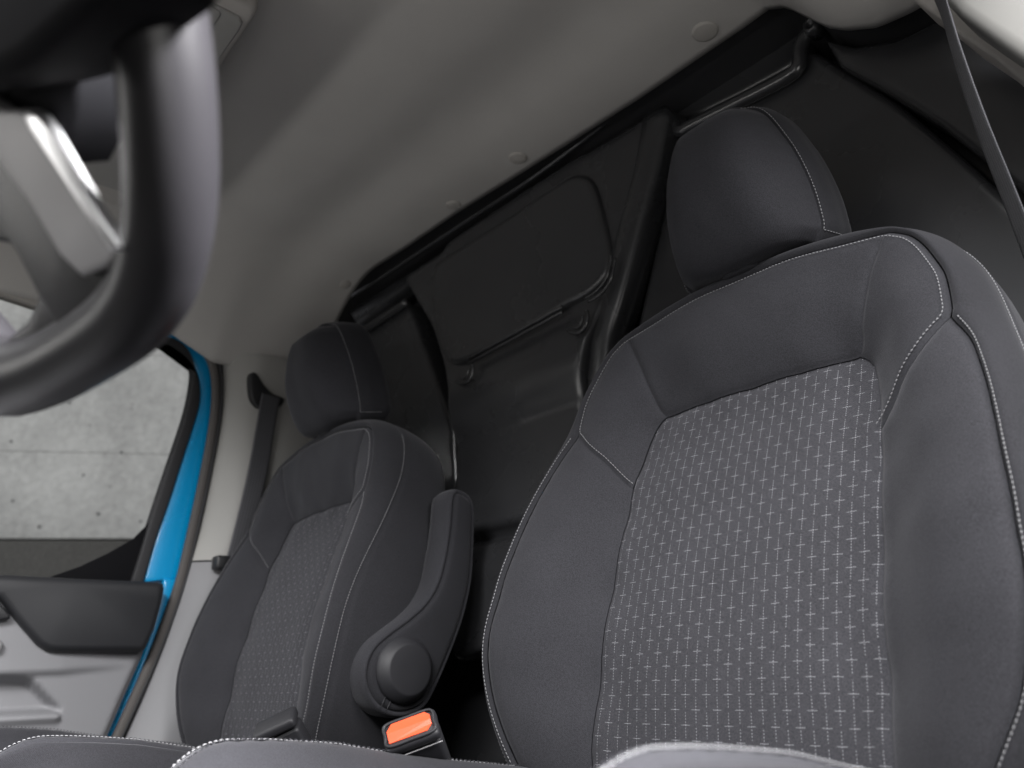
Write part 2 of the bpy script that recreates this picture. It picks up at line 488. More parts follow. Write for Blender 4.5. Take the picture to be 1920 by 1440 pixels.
for j in range(len(ys)-1):
    for i in range(nx-1):
        a = j*nx+i; T.append((a, a+nx, a+nx+1, a+1))
hl = obj('headliner', mesh_from('headliner', V, T), M['headliner']); hl['kind'] = 'structure'
md = hl.modifiers.new('thickness', 'SOLIDIFY'); md.thickness = .012; md.offset = -1
# press-in plugs along the rear edge
for px, r in (((1322, 58), .019), ((971, 295), .0165), ((850, 383), .015), ((647, 532), .0135)):
    # find where the sight line meets the headliner
    d = ray(*px); t = .5
    for _ in range(400):
        p = CAM+d*t
        if p[2] > roof_z(np.array([p[0]]), np.array([p[1]]))[0]: break
        t += .004
    e = .004
    zx = (roof_z(np.array([p[0]+e]), np.array([p[1]]))[0]-roof_z(np.array([p[0]-e]), np.array([p[1]]))[0])/(2*e)
    zy = (roof_z(np.array([p[0]]), np.array([p[1]+e]))[0]-roof_z(np.array([p[0]]), np.array([p[1]-e]))[0])/(2*e)
    n = Vector((zx, zy, -1)).normalized()
    V, Fc = lathe([(r*1.0, -.004), (r, .001), (r*.94, .0030), (r*.8, .0038), (r*.05, .0042)], 28, n, p)
    o = obj('trim_plug', mesh_from('trim_plug', V, Fc), M['plug'], hl)

# overhead console / visor plate under the front of the roof
zc = 1.492
con = [on(p, 2, zc) for p in ((270, -120), (400, -28), (474, 12), (482, 26), (476, 40), (405, 140), (300, 296), (232, 392), (40, 330), (60, -60))]
sv = empty('sun_visor', tuple(np.mean(con, 0)), 'grey plastic overhead panel behind the steering wheel rim', 'visor')
keep(obj('visor_frame', slab('visor_frame', con, (0, 0, .05), .008), M['plug']), sv)
cen = np.mean(con, 0)
inn = [cen+(p-cen)*np.array([.86, .86, 1])+[0, 0, -.003] for p in con]
keep(obj('visor_plate', slab('visor_plate', inn, (0, 0, .02), .003), M['pillar']), sv)
fl_ = [on(p, 2, zc-.0045) for p in ((250, -90), (385, 5), (412, 22), (414, 30), (392, 62), (330, 130), (180, 60))]
keep(obj('visor_flap', slab('visor_flap', fl_, (0, 0, .012), .002), M['pillar']), sv)

# ------------------------------------------------------------------ bulkhead
bh = empty('bulkhead', (0, 1.0, FLOOR), 'black moulded plastic bulkhead wall behind both seats', 'bulkhead')
def hf_bulk(name, px, off, func=None, step=.012, lip=.02, mtl='bulk', smooth_pts=None):
    """moulded panel: outline as the photo shows it, front surface off behind the top edge, rounded rim running back by lip"""
    P3 = np.array([bk(p, off) for p in px])
    poly = resample(np.vstack([P3, P3[:1]])[:, [0, 2]], 160, True) if smooth_pts is None else spline(P3[:, [0, 2]], smooth_pts, True)
    V2, T2 = fill(poly, min(step, .009), (.002, .005, .008, .012, .017))
    d = segdist(V2, poly)
    y = .96+off+.03*V2[:, 0]
    r = .012
    y = y+np.where(d < r, r-np.sqrt(np.maximum(0, r*r-(r-np.minimum(d, r))**2)), 0)
    if func is not None: y = y+func(V2[:, 0], V2[:, 1])
    V = [(a[0], yy, a[1]) for a, yy in zip(V2, y)]
    n = len(poly); m = len(V)
    # the outline points come first in V2
    T = [tuple(t) for t in T2]
    for i in range(n):
        V.append((poly[i][0], V[i][1]+lip, poly[i][1]))
    area = (poly[:, 0]*np.roll(poly[:, 1], -1)-np.roll(poly[:, 0], -1)*poly[:, 1]).sum()
    for i in range(n):
        j = (i+1) % n
        T.append((i, m+i, m+j, j) if area > 0 else (i, j, m+j, m+i))
    o = obj(name, mesh_from(name, V, T), M[mtl])
    return keep(o, bh)
# back sheet
me = slab('back_sheet', [(-.86, 1.085, FLOOR), (.90, 1.135, FLOOR), (.90, 1.135, 1.66), (-.86, 1.085, 1.66)], (0, .02, 0), 0)
keep(obj('back_sheet', me, M['bulk'], smooth=False), bh)
V, T = [], []
rr_ = [np.array([-.90, rear[0][1], rear[0][2]-.04])]+list(rear)+[np.array([.95, rear[-1][1], rear[-1][2]-.04])]
for p in rr_:
    V += [tuple(p+[0, -.020, .010]), tuple(p+[0, .02, .012]), tuple(p+[0, .09, .0]), tuple(p+[0, .16, -.01])]
for i in range(len(rr_)-1):
    for j in range(3): T.append((i*4+j, i*4+j+1, i*4+j+5, i*4+j+4))
keep(obj('top_closure', mesh_from('top_closure', V, T), M['seal']), bh)
# centre panel: lower half leans forward below the crease
z_cr = bk((990, 788), .02)[2]
def centre_form(x, z):
    k = np.clip((z_cr+.02-z)/.04, 0, 1); k = k*k*(3-2*k)
    lean = -.34*np.maximum(0, z_cr-z)*k
    up = -.30*np.exp(-((z-z_cr)/.07)**2)*0
    bow = -.022*np.exp(-((z-z_cr-.06)/.08)**2)          # swells towards the crease from above
    zg = bk((935, 1018), .02)[2]
    groove = .030*np.exp(-((z-zg)/.010)**2)
    return np.maximum(lean, -.085)+bow+groove
centre_px = [(752, 518), (790, 494), (826, 471), (838, 450), (960, 368), (1077, 292), (1100, 283), (1160, 246), (1222, 208), (1216, 255), (1196, 330), (1170, 440), (1140, 555), (1114, 640), (1106, 700), (1106, 800), (1100, 1000), (1090, 1180), (930, 1240), (880, 1100), (872, 900), (850, 740), (806, 610)]
hf_bulk('centre_panel', centre_px, .02, centre_form, .010, .05)
# rounded rib to the right of the centre panel
rib = spline([bk(p, .045) for p in ((1247, 222), (1228, 330), (1196, 450), (1165, 560), (1142, 640), (1136, 740), (1134, 900))], 40)
o = obj('rib', tube_mesh('rib', rib, 0, 16, flat=(.030, .030), up=(0, 1, 0)), M['bulk']); keep(o, bh)
# pockets behind the two headrests: panel whose top edge catches the light
hf_bulk('pocket_panel', [(1272, 244), (1300, 234), (1380, 194), (1450, 158), (1490, 135), (1500, 112), (1506, 92), (1530, 96), (1600, 140), (1680, 190), (1800, 290), (1960, 440), (1960, 760), (1160, 800), (1190, 620), (1240, 400)], .055, None, .014, .05)
hf_bulk('pocket_panel', [(668, 632), (690, 618), (764, 568), (790, 640), (820, 720), (850, 800), (860, 1000), (640, 1000), (640, 800), (660, 700)], .055, None, .014, .05)
# outer wing on the driver's side
hf_bulk('side_wing', [(1540, 70), (1600, 84), (1680, 70), (1760, 30), (1830, 40), (1990, 180), (1990, 420), (1880, 330), (1760, 235), (1640, 160), (1570, 122)], .035, None, .014, .06)
# top lip and the dark channel below it
lip = spline([bk(p, .018) for p in ((622, 590), (640, 568), (700, 530), (860, 424), (1000, 332), (1180, 198), (1300, 112), (1380, 52), (1405, 36), (1430, 30))], 60)
o = obj('top_lip', tube_mesh('top_lip', lip, .0045, 8), M['bulkedge']); keep(o, bh)
top_band = [bk(p, .01) for p in ((600, 600), (640, 560), (860, 415), (1000, 324), (1180, 190), (1300, 105), (1400, 35), (1500, -30), (1300, -30), (1000, 200), (700, 430))]
hf_bulk('header_channel', [(640, 575), (860, 430), (1000, 338), (1180, 204), (1300, 118), (1390, 55), (1430, 34), (1470, 40), (1506, 60), (1500, 118), (1390, 178), (1290, 226), (1200, 225), (1060, 300), (940, 385), (840, 452), (760, 540), (670, 612)], .075, None, .016, .02)
# bolt boss at the driver's side corner
p0 = bk((1522, 48), .03)
V, Fc = lathe([(.013, -.02), (.013, 0), (.010, .006), (.006, .006), (.005, .002), (.001, .001)], 20, (0, -1, 0), p0)
keep(obj('bolt_boss', mesh_from('bolt_boss', V, Fc), M['bulk']), bh)
web = spline([bk(p, .045) for p in ((1522, 52), (1508, 72), (1500, 92), (1498, 124), (1480, 142), (1440, 164), (1380, 194), (1300, 234), (1276, 246), (1262, 232), (1244, 210))], 40)
keep(obj('pocket_edge', tube_mesh('pocket_edge', web, .011, 12), M['bulkedge']), bh)
web = spline([bk(p, .045) for p in ((668, 640), (676, 624), (700, 608), (764, 566))], 20)
keep(obj('pocket_edge', tube_mesh('pocket_edge', web, .010, 12), M['bulkedge']), bh)
# blanking plate on the centre panel with its catch channel and finger tabs
plate_px = [(812, 500), (828, 482), (860, 462), (950, 405), (1040, 345), (1075, 326), (1098, 330), (1112, 350), (1126, 400), (1138, 455), (1142, 495), (1132, 525), (1110, 548), (1090, 560), (1056, 578), (975, 625), (890, 672), (866, 682), (842, 680), (826, 650), (812, 590), (806, 540)]
pl = hf_bulk('blanking_plate', plate_px, .008, lambda x, z: -.022*np.exp(-((z-z_cr-.06)/.08)**2), .012, .014, smooth_pts=140)
def edge_pair(a, b, c, w=.0022, r=.0030):
    for s in (-1, 1):
        p = spline([bk(q, c)+np.array([0, 0, s*w]) for q in (a, ((a[0]+b[0])/2, (a[1]+b[1])/2), b)], 8)
        keep(obj('channel_edge', tube_mesh('channel_edge', p, r, 8), M['bulkedge']), bh)
edge_pair((878, 677), (1054, 580), -.004, .0045)
arc = [(1096, 560), (1116, 548), (1132, 530), (1142, 508), (1146, 478)]
for dz in (0, 1):
    p = spline([bk((q[0]+7*dz, q[1]+6*dz), -.001) for q in arc], 24)
    keep(obj('channel_edge', tube_mesh('channel_edge', p, .0022, 8), M['bulkedge']), bh)
for cx, cy, rr in ((866, 690, 20), (1079, 592, 22)):
    outer = [bk((cx+rr*1.05*math.cos(a), cy+rr*1.35*math.sin(a)+3), -.004) for a in np.linspace(R_(-25), R_(125), 22)]
    keep(obj('finger_tab', tube_mesh('finger_tab', outer, .0030, 8), M['bulkedge']), bh)
    inn_ = [bk((cx+rr*.62*math.cos(a), cy+rr*1.0*math.sin(a)+1), -.004) for a in np.linspace(R_(0), R_(125), 18)]
    keep(obj('finger_tab', tube_mesh('finger_tab', inn_, .0020, 8), M['bulkedge']), bh)
    continue
    disc = [bk((cx-4+rr*.8*math.cos(a), cy+rr*1.05*math.sin(a)-4), -.002) for a in np.linspace(0, 2*math.pi, 28, endpoint=False)]
    keep(obj('finger_pad', slab('finger_pad', disc, (0, .01, 0), .002), M['softblack']), bh)
# faint moulded marks below the plate
def mark(a, b, r=.0005):
    keep(obj('moulded_mark', tube_mesh('moulded_mark', [bk(a, -.0005), bk(b, -.0005)], r, 6), M['bulk']), bh)
for a, b in (((962, 707), (968, 704)), ((950, 731), (956, 728)), ((960, 727), (970, 722)), ((975, 720), (981, 718)), ((966, 741), (973, 738)), ((961, 762), (966, 760)), ((971, 757), (979, 754))):
    mark(a, b)
# lower bulkhead between the seats
hf_bulk('lower_panel', [(700, 1260), (900, 1190), (1010, 1150), (1060, 1180), (1060, 1420), (700, 1480)], .03, None, .02, .04)
hf_bulk('lower_panel', [(700, 1080), (880, 1050), (1000, 1010), (1060, 1030), (1060, 1140), (900, 1180), (700, 1250)], .012, None, .02, .04)

# ------------------------------------------------------------------ passenger door
def dr(px, x): return on(px, 0, x)
dt = empty('van_door', (-.83, .35, .35), 'closed passenger door with blue frame, window and grey trim', 'door')
def door_strip(name, px, x, back, m, bevel=.003, n=None):
    P3 = [dr(p, x) for p in px]
    if n: P3 = list(spline(P3, n, True))
    return keep(obj(name, slab(name, P3, (back, 0, 0), bevel), M[m]), dt)
out_c = [(250, 604), (302, 612), (336, 623), (362, 641), (386, 672), (400, 710), (402, 760), (395, 825), (379, 898), (359, 985), (336, 1085)]
in_c = [(268, 1092), (292, 1010), (318, 935), (345, 850), (366, 785), (375, 745), (372, 706), (358, 676), (336, 656), (310, 642), (250, 632)]
win_c = [(250, 626), (306, 632), (335, 642), (354, 662), (363, 690), (361, 722), (351, 770), (332, 830), (305, 910), (276, 1000), (247, 1092)]
door_strip('door_frame', list(resample(spline(out_c, 60), 60))+list(spline(in_c, 60)), -.832, -.03, 'blue', .004)
door_strip('door_frame', list(spline([(334, 1085), (324, 1130), (308, 1180), (294, 1228), (258, 1312), (212, 1412)], 30))+list(spline([(192, 1412), (236, 1312), (270, 1225), (290, 1165), (304, 1110), (308, 1085)], 30)), -.826, -.03, 'blue', .004)
door_strip('window_seal', list(spline([(p[0]+1, p[1]+1) for p in in_c[::-1]], 60))+list(spline(win_c[::-1], 60)), -.826, -.03, 'seal', .003)
gl = [dr(p, -.845) for p in spline(win_c, 40)]
gl += [np.array([-.845, -.25, .86]), np.array([-.845, -.25, 1.30]), np.array([-.845, .30, 1.415])]
keep(obj('window_glass', slab('window_glass', gl, (-.004, 0, 0), 0), M['glass'], smooth=False), dt)
# black corner cover at the foot of the window
door_strip('corner_cover', [(60, 1096), (104, 1078), (150, 1062), (205, 1036), (250, 1010), (282, 978), (276, 1010), (250, 1096)], -.838, -.004, 'hubblack', .0015)
# blue frame above the window, mostly behind the wheel
me = slab('door_frame', [(-.832, -.25, 1.31), (-.832, .28, 1.43), tuple(dr((250, 612), -.832)), tuple(dr((250, 632), -.832)), (-.832, .28, 1.415), (-.832, -.25, 1.295)], (-.03, 0, 0), .003)
keep(obj('upper_frame', me, M['plug']), dt)
# grey lower trim with a moulded step and a map pocket
poc = np.array([dr(p, -.795)[[1, 2]] for p in ((-160, 1262), (50, 1273), (62, 1277), (112, 1328), (112, 1334), (-160, 1346))])
lowp = np.array([dr(p, -.795)[[1, 2]] for p in ((-260, 1085), (-100, 1092), (304, 1100), (296, 1150), (266, 1236), (230, 1316), (190, 1412), (-260, 1440))])
stepl = np.array([dr(p, -.795)[[1, 2]] for p in ((-300, 1276), (0, 1266), (120, 1261), (246, 1250))])
V2, T2 = fill(resample(np.vstack([lowp, lowp[:1]]), 160, True), .005, (.002, .005, .009))
dpo = segdist(V2, poc); ins_ = inside(V2, poc)
sd = np.where(ins_, dpo, -dpo)
zst = np.interp(V2[:, 0], stepl[:, 0], stepl[:, 1])
fade = np.clip((stepl[-1, 0]-V2[:, 0])/.12, 0, 1)
xx = -.795-.035*np.clip((sd+.003)/.010, 0, 1)**1.2
xx = xx+.010*fade*np.clip((V2[:, 1]-zst)/.008+.5, 0, 1)
xx = xx+.012*np.exp(-((V2[:, 1]-(poc[-1, 1]-.010))/.008)**2)*(V2[:, 0] < poc[3, 0])
de = segdist(V2, lowp); xx = xx-.010*np.exp(-(de/.006)**2)
V = [(a, q[0], q[1]) for a, q in zip(xx, V2)]
T2 = [(t[0], t[1], t[2]) for t in T2]
keep(obj('lower_trim', mesh_from('lower_trim', V, T2), M['doorgrey']), dt)
me = slab('door_skin', [(-.85, -.3, .25), (-.85, dr((205, 1412), -.85)[1]-.02, .25), tuple(dr((205, 1400), -.85)), tuple(dr((300, 1096), -.85)), (-.85, -.3, dr((300, 1096), -.85)[2])], (-.03, 0, 0), 0)
keep(obj('door_skin', me, M['doorgrey'], smooth=False), dt)
# dark upper trim
up_px = [(-260, 1064), (-100, 1070), (0, 1076), (150, 1084), (296, 1090), (309, 1093), (311, 1104), (306, 1130), (292, 1180), (276, 1216), (266, 1222), (110, 1222), (90, 1219), (72, 1208), (44, 1176), (24, 1152), (0, 1122), (-60, 1060+60), (-260, 1100)]
door_strip('upper_trim', up_px, -.765, -.05, 'doordark', .012)
door_strip('handle_bezel', [(-80, 1128), (0, 1130), (20, 1152), (20, 1160), (0, 1164), (-80, 1164)], -.768, -.03, 'blackplastic', .004)
door_strip('door_lever', [(-90, 1200), (0, 1198), (7, 1206), (2, 1222), (-90, 1240)], -.772, -.02, 'silver', .004)

# ------------------------------------------------------------------ passenger side pillar
pt = empty('door_pillar', (-.80, .80, FLOOR), 'pale grey pillar trim between passenger door and bulkhead', 'pillar')
seal_px = [(240, 598), (300, 606), (335, 616), (364, 634), (388, 662), (401, 695), (404, 745), (397, 810), (378, 910), (356, 1010), (338, 1085), (318, 1145), (288, 1225), (250, 1312), (205, 1410)]
sp = spline([dr(p, -.812) for p in seal_px], 90)
keep(obj('door_seal', tube_mesh('door_seal', sp, 0, 14, flat=(.0075, .010), up=(1, 0, 0)), M['sealgrey']), pt)
sp2 = spline([dr((p[0]+12, p[1]-5), -.806) for p in seal_px], 90)
keep(obj('seal_lip', tube_mesh('seal_lip', sp2, .0042, 8), M['seal']), pt)
# trim: front edge follows the seal, section turns from facing forward to facing inboard
def pillar_part(name, edge_px, m, width, x0=-.812, x1=-.765):
    e = spline([dr(p, x0) for p in edge_px], 50)
    prof = [(0, 0), (.004, .006), (.012, .014), (.024, .024), (.038, .034), (.052, .042), (.066, .0465), (.085, .048), (width*.75, .048), (width, .046)]
    V, T = [], []
    for p in e:
        for a, b in prof: V.append((p[0]+b, p[1]+a, p[2]))
    k = len(prof)
    for i in range(len(e)-1):
        for j in range(k-1):
            q = i*k+j; T.append((q, q+1, q+k+1, q+k))
    o = keep(obj(name, mesh_from(name, V, T), M[m]), pt)
    bm = bmesh.new(); bm.from_mesh(o.data); bmesh.ops.recalc_face_normals(bm, faces=bm.faces[:])
    if sum(f.normal.x for f in bm.faces) < 0: bmesh.ops.reverse_faces(bm, faces=bm.faces[:])
    bm.to_mesh(o.data); bm.free()
    return o
pillar_part('upper_trim', [(419, 664), (418, 720), (412, 790), (396, 880), (374, 985), (350, 1052)], 'pillar', .30)
pillar_part('lower_trim', [(350, 1055), (334, 1110), (306, 1200), (270, 1300), (222, 1412)], 'pillarlow', .34)
post = [dr(p, -.846) for p in ((388, 560), (600, 520), (640, 1000), (600, 1460), (200, 1460), (330, 1075), (388, 800))]
keep(obj('pillar_post', slab('pillar_post', post, (-.02, 0, 0), 0), M['seal'], smooth=False), pt)
# belt slot and webbing
slot = [dr(p, -.757) for p in spline([(470, 704), (476, 697), (484, 703), (496, 722), (512, 738), (532, 746), (532, 754), (522, 764), (500, 768), (482, 762), (472, 742)], 40, True)]
keep(obj('belt_guide', slab('belt_guide', slot, (-.02, 0, 0), .003), M['blackplastic']), pt)
kn = dr((416, 1056), -.755)
kb = obj('belt_stop', box_bm(.03, .032, .028, .005), M['blackplastic']); kb.location = kn; keep(kb, pt)
def ribbon(name, centre, side, th, m, parent=None):
    """strip: centre line points, half-width vectors"""
    c = np.asarray(centre); s = np.asarray(side)
    V, T, UV = [], [], []
    L_ = np.r_[0, np.cumsum(np.linalg.norm(np.diff(c, axis=0), axis=1))]
    nseg = 8
    for i in range(len(c)):
        t = c[min(i+1, len(c)-1)]-c[max(i-1, 0)]; n = np.cross(t, s[i]); n = n/np.linalg.norm(n)*th*.5
        for k in range(nseg+1):
            f = -1+2*k/nseg
            V.append(c[i]+s[i]*f+n*(1-.3*abs(f)**6)); UV.append((k/nseg, L_[i]))
        for k in range(nseg, -1, -1):
            f = -1+2*k/nseg
            V.append(c[i]+s[i]*f-n*(1-.3*abs(f)**6)); UV.append((k/nseg, L_[i]))
    w = 2*(nseg+1)
    for i in range(len(c)-1):
        for k in range(w):
            a = i*w+k; b = i*w+(k+1) % w
            T.append((a, b, b+w, a+w))
    o = obj(name, mesh_from(name, V, T, UV), m, parent)
    return o
cb = spline([dr(p, -.750) for p in ((508, 742), (498, 800), (484, 880), (466, 960), (446, 1040), (420, 1130))], 24)
sb = np.array([[0, .021, -.002]]*24)
o = ribbon('seat_belt', cb, sb, .0016, M['belt'])
tag(o, 'black seat belt webbing hanging down the passenger side pillar', 'seat belt', None)

# ------------------------------------------------------------------ driver's side pillar and belt (top right corner)
p2 = empty('door_pillar', (.84, .86, FLOOR), 'pale grey pillar trim in the corner above the driver seat belt', 'pillar')
def pil(name, px, y, back, bevel, m):
    return keep(obj(name, slab(name, [on(p, 1, y) for p in px], (0, back, 0), bevel), M[m]), p2)
pil('inner_trim', [(1690, -40), (1712, 0), (1760, 33), (1795, 62), (1862, 107), (1925, 160), (2000, 230), (2040, -80)], .885, .06, .004, 'plug')
pil('upper_trim', [(1740, -60), (1768, 0), (1794, 28), (1840, 60), (1925, 118), (2000, 175), (2060, -100)], .835, .05, .014, 'pillar')
cb = spline([on(p, 0, .70) for p in ((1738, -60), (1768, 10), (1800, 118), (1842, 240), (1886, 352), (1935, 478), (1960, 540))], 40)
tw = np.linspace(0, 1, 40)
ba = -1.02-.14*(1-tw)
sb = np.stack([.0225*np.cos(ba), .0225*np.sin(ba), 0*tw], 1)
o = ribbon('seat_belt', cb, sb, .0016, M['belt'])
tag(o, 'grey ribbed seat belt webbing beside the driver seat shoulder', 'seat belt')

# ------------------------------------------------------------------ seats
def mirror(p):
    return [(-a[0],)+tuple(a[1:]) for a in p]
H_TOP = [(.229, .296, .040), (.2275, .320, .040), (.224, .343, .040), (.216, .364, .040), (.207, .384, .040), (.196, .401, .0405), (.184, .411, .041), (.168, .419, .042), (.12, .428, .042), (.06, .4375, .041), (0, .441, .040)]
H_L3 = [(.225, -.092, .028), (.25, -.053, .042), (.263, -.030, .052), (.271, -.006, .060), (.276, .020, .065), (.2775, .048, .067), (.275, .077, .067), (.273, .106, .066), (.269, .136, .065), (.265, .167, .062), (.260, .198, .057), (.253, .230, .051), (.244, .261, .045), (.229, .289, .040)]
H_DIAG = [(.226, .292, .042), (.207, .272, .042), (.195, .261, .038), (.183, .251, .033), (.169, .236, .024), (.160, .227, .017), (.150, .218, .010)]
H_INS = [(.155, -.12, -.016), (.155, -.051, -.004), (.1545, -.005, .006), (.153, .045, .010), (.1525, .098, .012), (.151, .156, .011), (.150, .187, .010), (.149, .218, .008), (.146, .250, .005), (.141, .282, .002), (.137, .296, .001), (.131, .306, 0), (.122, .3125, .001)]
H_HEAD = [(.168, .419, .042), (.159, .398, .038), (.150, .380, .034), (.144, .364, .029), (.138, .348, .023), (.133, .334, .017), (.129, .322, .010), (.124, .312, .002)]
CTRL = []
for c in (H_TOP[::2], H_L3[::2], H_DIAG[1::2], H_INS[::2], H_HEAD[1::2]):
    CTRL += c
CTRL += [(.215, .10, .056), (.212, .03, .050), (.205, .18, .046), (.20, -.05, .032), (.19, .33, .040), (.17, .29, .026)]
CTRL = [c for c in CTRL if c[0] > .001]+[(0, -.12, -.016), (0, .38, .036), (.07, .38, .036), (0, .441, .040), (.06, .335, .018), (0, .335, .018), (0, .31, .002), (.06, .31, .002), (.10, .31, .001)]
_ie = np.array(H_INS)
for v_ in (.285, .24, .2, .15, .1, .05, 0, -.06):
    we = np.interp(v_, _ie[:, 1], _ie[:, 2])
    CTRL += [(0, v_, we-.0015), (.05, v_, we-.001), (.10, v_, we-.0005)]
CT = np.array([c for c in CTRL]+[(-c[0], c[1], c[2]) for c in CTRL if c[0] > .001])
def tps(r2): return np.where(r2 > 1e-12, .5*r2*np.log(np.maximum(r2, 1e-12)), 0)
_n = len(CT)
_K = tps(((CT[:, None, :2]-CT[None, :, :2])**2).sum(2))+np.eye(_n)*2e-5
_P = np.c_[np.ones(_n), CT[:, :2]]
_W = np.linalg.solve(np.block([[_K, _P], [_P.T, np.zeros((3, 3))]]), np.r_[CT[:, 2], 0, 0, 0])
def back_w(P):
    P = np.asarray(P, float)
    o = np.zeros(len(P))
    for i in range(0, len(P), 4000):
        q = P[i:i+4000]
        o[i:i+4000] = tps(((q[:, None]-CT[None, :, :2])**2).sum(2))@_W[:_n]+_W[_n]+q@_W[_n+1:]
    return o
def c2(pts, n): return spline(np.array(pts)[:, :2], n)
top_r = c2(H_TOP, 60); l3_r = c2(H_L3, 70); dg_r = c2(H_DIAG, 26); in_r = c2(H_INS, 70); hd_r = c2(H_HEAD, 26)
JC = np.array([.2275, .2925])          # where shoulder edge, bolster edge and slanting seam meet
top_r[0] = JC; l3_r[-1] = JC; dg_r[0] = JC
# the slanting seam ends on the insert edge
k_in = np.argmin(np.linalg.norm(in_r-np.array([.149, .2185]), axis=1)); dg_r[-1] = in_r[k_in]
hd_r[-1] = in_r[-1]
k_top = np.argmin(np.linalg.norm(top_r-hd_r[0], axis=1)); hd_r[0] = top_r[k_top]
VB = -.115
in_r = np.vstack([[(.155, VB)], in_r[in_r[:, 1] > VB+.003]]); k_in = np.argmin(np.linalg.norm(in_r-dg_r[-1], axis=1))
l3_r = np.vstack([[(.205, VB)], l3_r])
mx = np.array([-1, 1])
in_top = c2([in_r[-1], (.06, .3135), (0, .3135), (-.06, .3135), in_r[-1]*mx], 50)
POLY = {
    'backrest_insert': np.vstack([in_r, in_top[1:-1], (in_r*mx)[::-1]]),
    'header_panel': np.vstack([hd_r[::-1], top_r[k_top+1:], (top_r*mx)[::-1][1:-k_top-1], hd_r*mx, in_top[::-1][1:-1]]),
    'shoulder_panel': np.vstack([dg_r[::-1], top_r[1:k_top], hd_r, in_r[k_in+1:-1][::-1]]),
    'bolster': np.vstack([l3_r, dg_r[1:], in_r[:k_in][::-1]]),
}
TUCK = {'backrest_insert': (.0045, .0055), 'header_panel': (.003, .0035), 'shoulder_panel': (.003, .0035), 'bolster': (.0035, .004)}
def panel_mesh(name, poly, wfun, tuck, step=.0075, puff=.002, flip=False):
    V2, T = fill(poly, step)
    d = segdist(V2, poly)
    w = wfun(V2)-tuck[0]*np.exp(-(d/tuck[1])**2)+puff*(1-np.exp(-d/.02))
    u_, v_ = V2[:, 0], V2[:, 1]
    w = w+.00035*np.exp(-d/.012)*np.sin(u_*310+3*np.sin(v_*70))*np.sin(v_*290+2*np.sin(u_*90))     # slight puckers along the seams
    if 'insert' not in name: w = w+.0005*np.sin(u_*75+2*np.sin(v_*31))*np.sin(v_*62+1.7*np.sin(u_*40))*np.clip(d/.02, 0, 1)
    V = np.stack([V2[:, 0], -w, V2[:, 1]], 1)
    me = mesh_from(name, V, T, V2)
    return me
def stitch_mesh(name, paths, surf, pitch=.0042, ln=.0031, r=.00045, lift=.0003):
    """surf(s) -> 3D point and normal is given by arrays: each path is (points, normals)"""
    V, Fc = [], []
    for pts, nrm in paths:
        s = np.r_[0, np.cumsum(np.linalg.norm(np.diff(pts, axis=0), axis=1))]
        n = int(s[-1]/pitch)
        for i in range(n):
            a = i*pitch+.0005; b = a+ln
            q = [np.array([np.interp(x, s, pts[:, k]) for k in range(3)]) for x in (a, a+ln*.25, a+ln*.75, b)]
            nn = np.array([np.interp((a+b)/2, s, nrm[:, k]) for k in range(3)]); nn /= np.linalg.norm(nn)
            t = q[3]-q[0]; t /= np.linalg.norm(t); sd = np.cross(nn, t)
            base = len(V)
            for p, rr, h in zip(q, (.35, 1, 1, .35), (-.5, 1, 1, -.5)):
                c = p+nn*(lift+h*r*.7)
                for k in range(6):
                    al = 2*math.pi*k/6
                    V.append(c+(sd*math.cos(al)+nn*math.sin(al))*r*rr)
            for j in range(3):
                for k in range(6):
                    A = base+j*6+k; B_ = base+j*6+(k+1) % 6
                    Fc.append((A, B_, B_+6, A+6))
            Fc.append(tuple(base+k for k in range(6))[::-1]); Fc.append(tuple(base+18+k for k in range(6)))
    return mesh_from(name, V, Fc)
def grid_normals(f, P, e=.0006):
    gu = (f(P+[e, 0])-f(P-[e, 0]))/(2*e); gv = (f(P+[0, e])-f(P-[0, e]))/(2*e)
    n = np.stack([-gu, -np.ones(len(P)), -gv], 1)
    return n/np.linalg.norm(n, axis=1)[:, None]
def offset_path(path, d):
    t = np.gradient(path, axis=0); n = np.stack([-t[:, 1], t[:, 0]], 1); n /= np.maximum(np.linalg.norm(n, axis=1), 1e-9)[:, None]
    return path+n*d
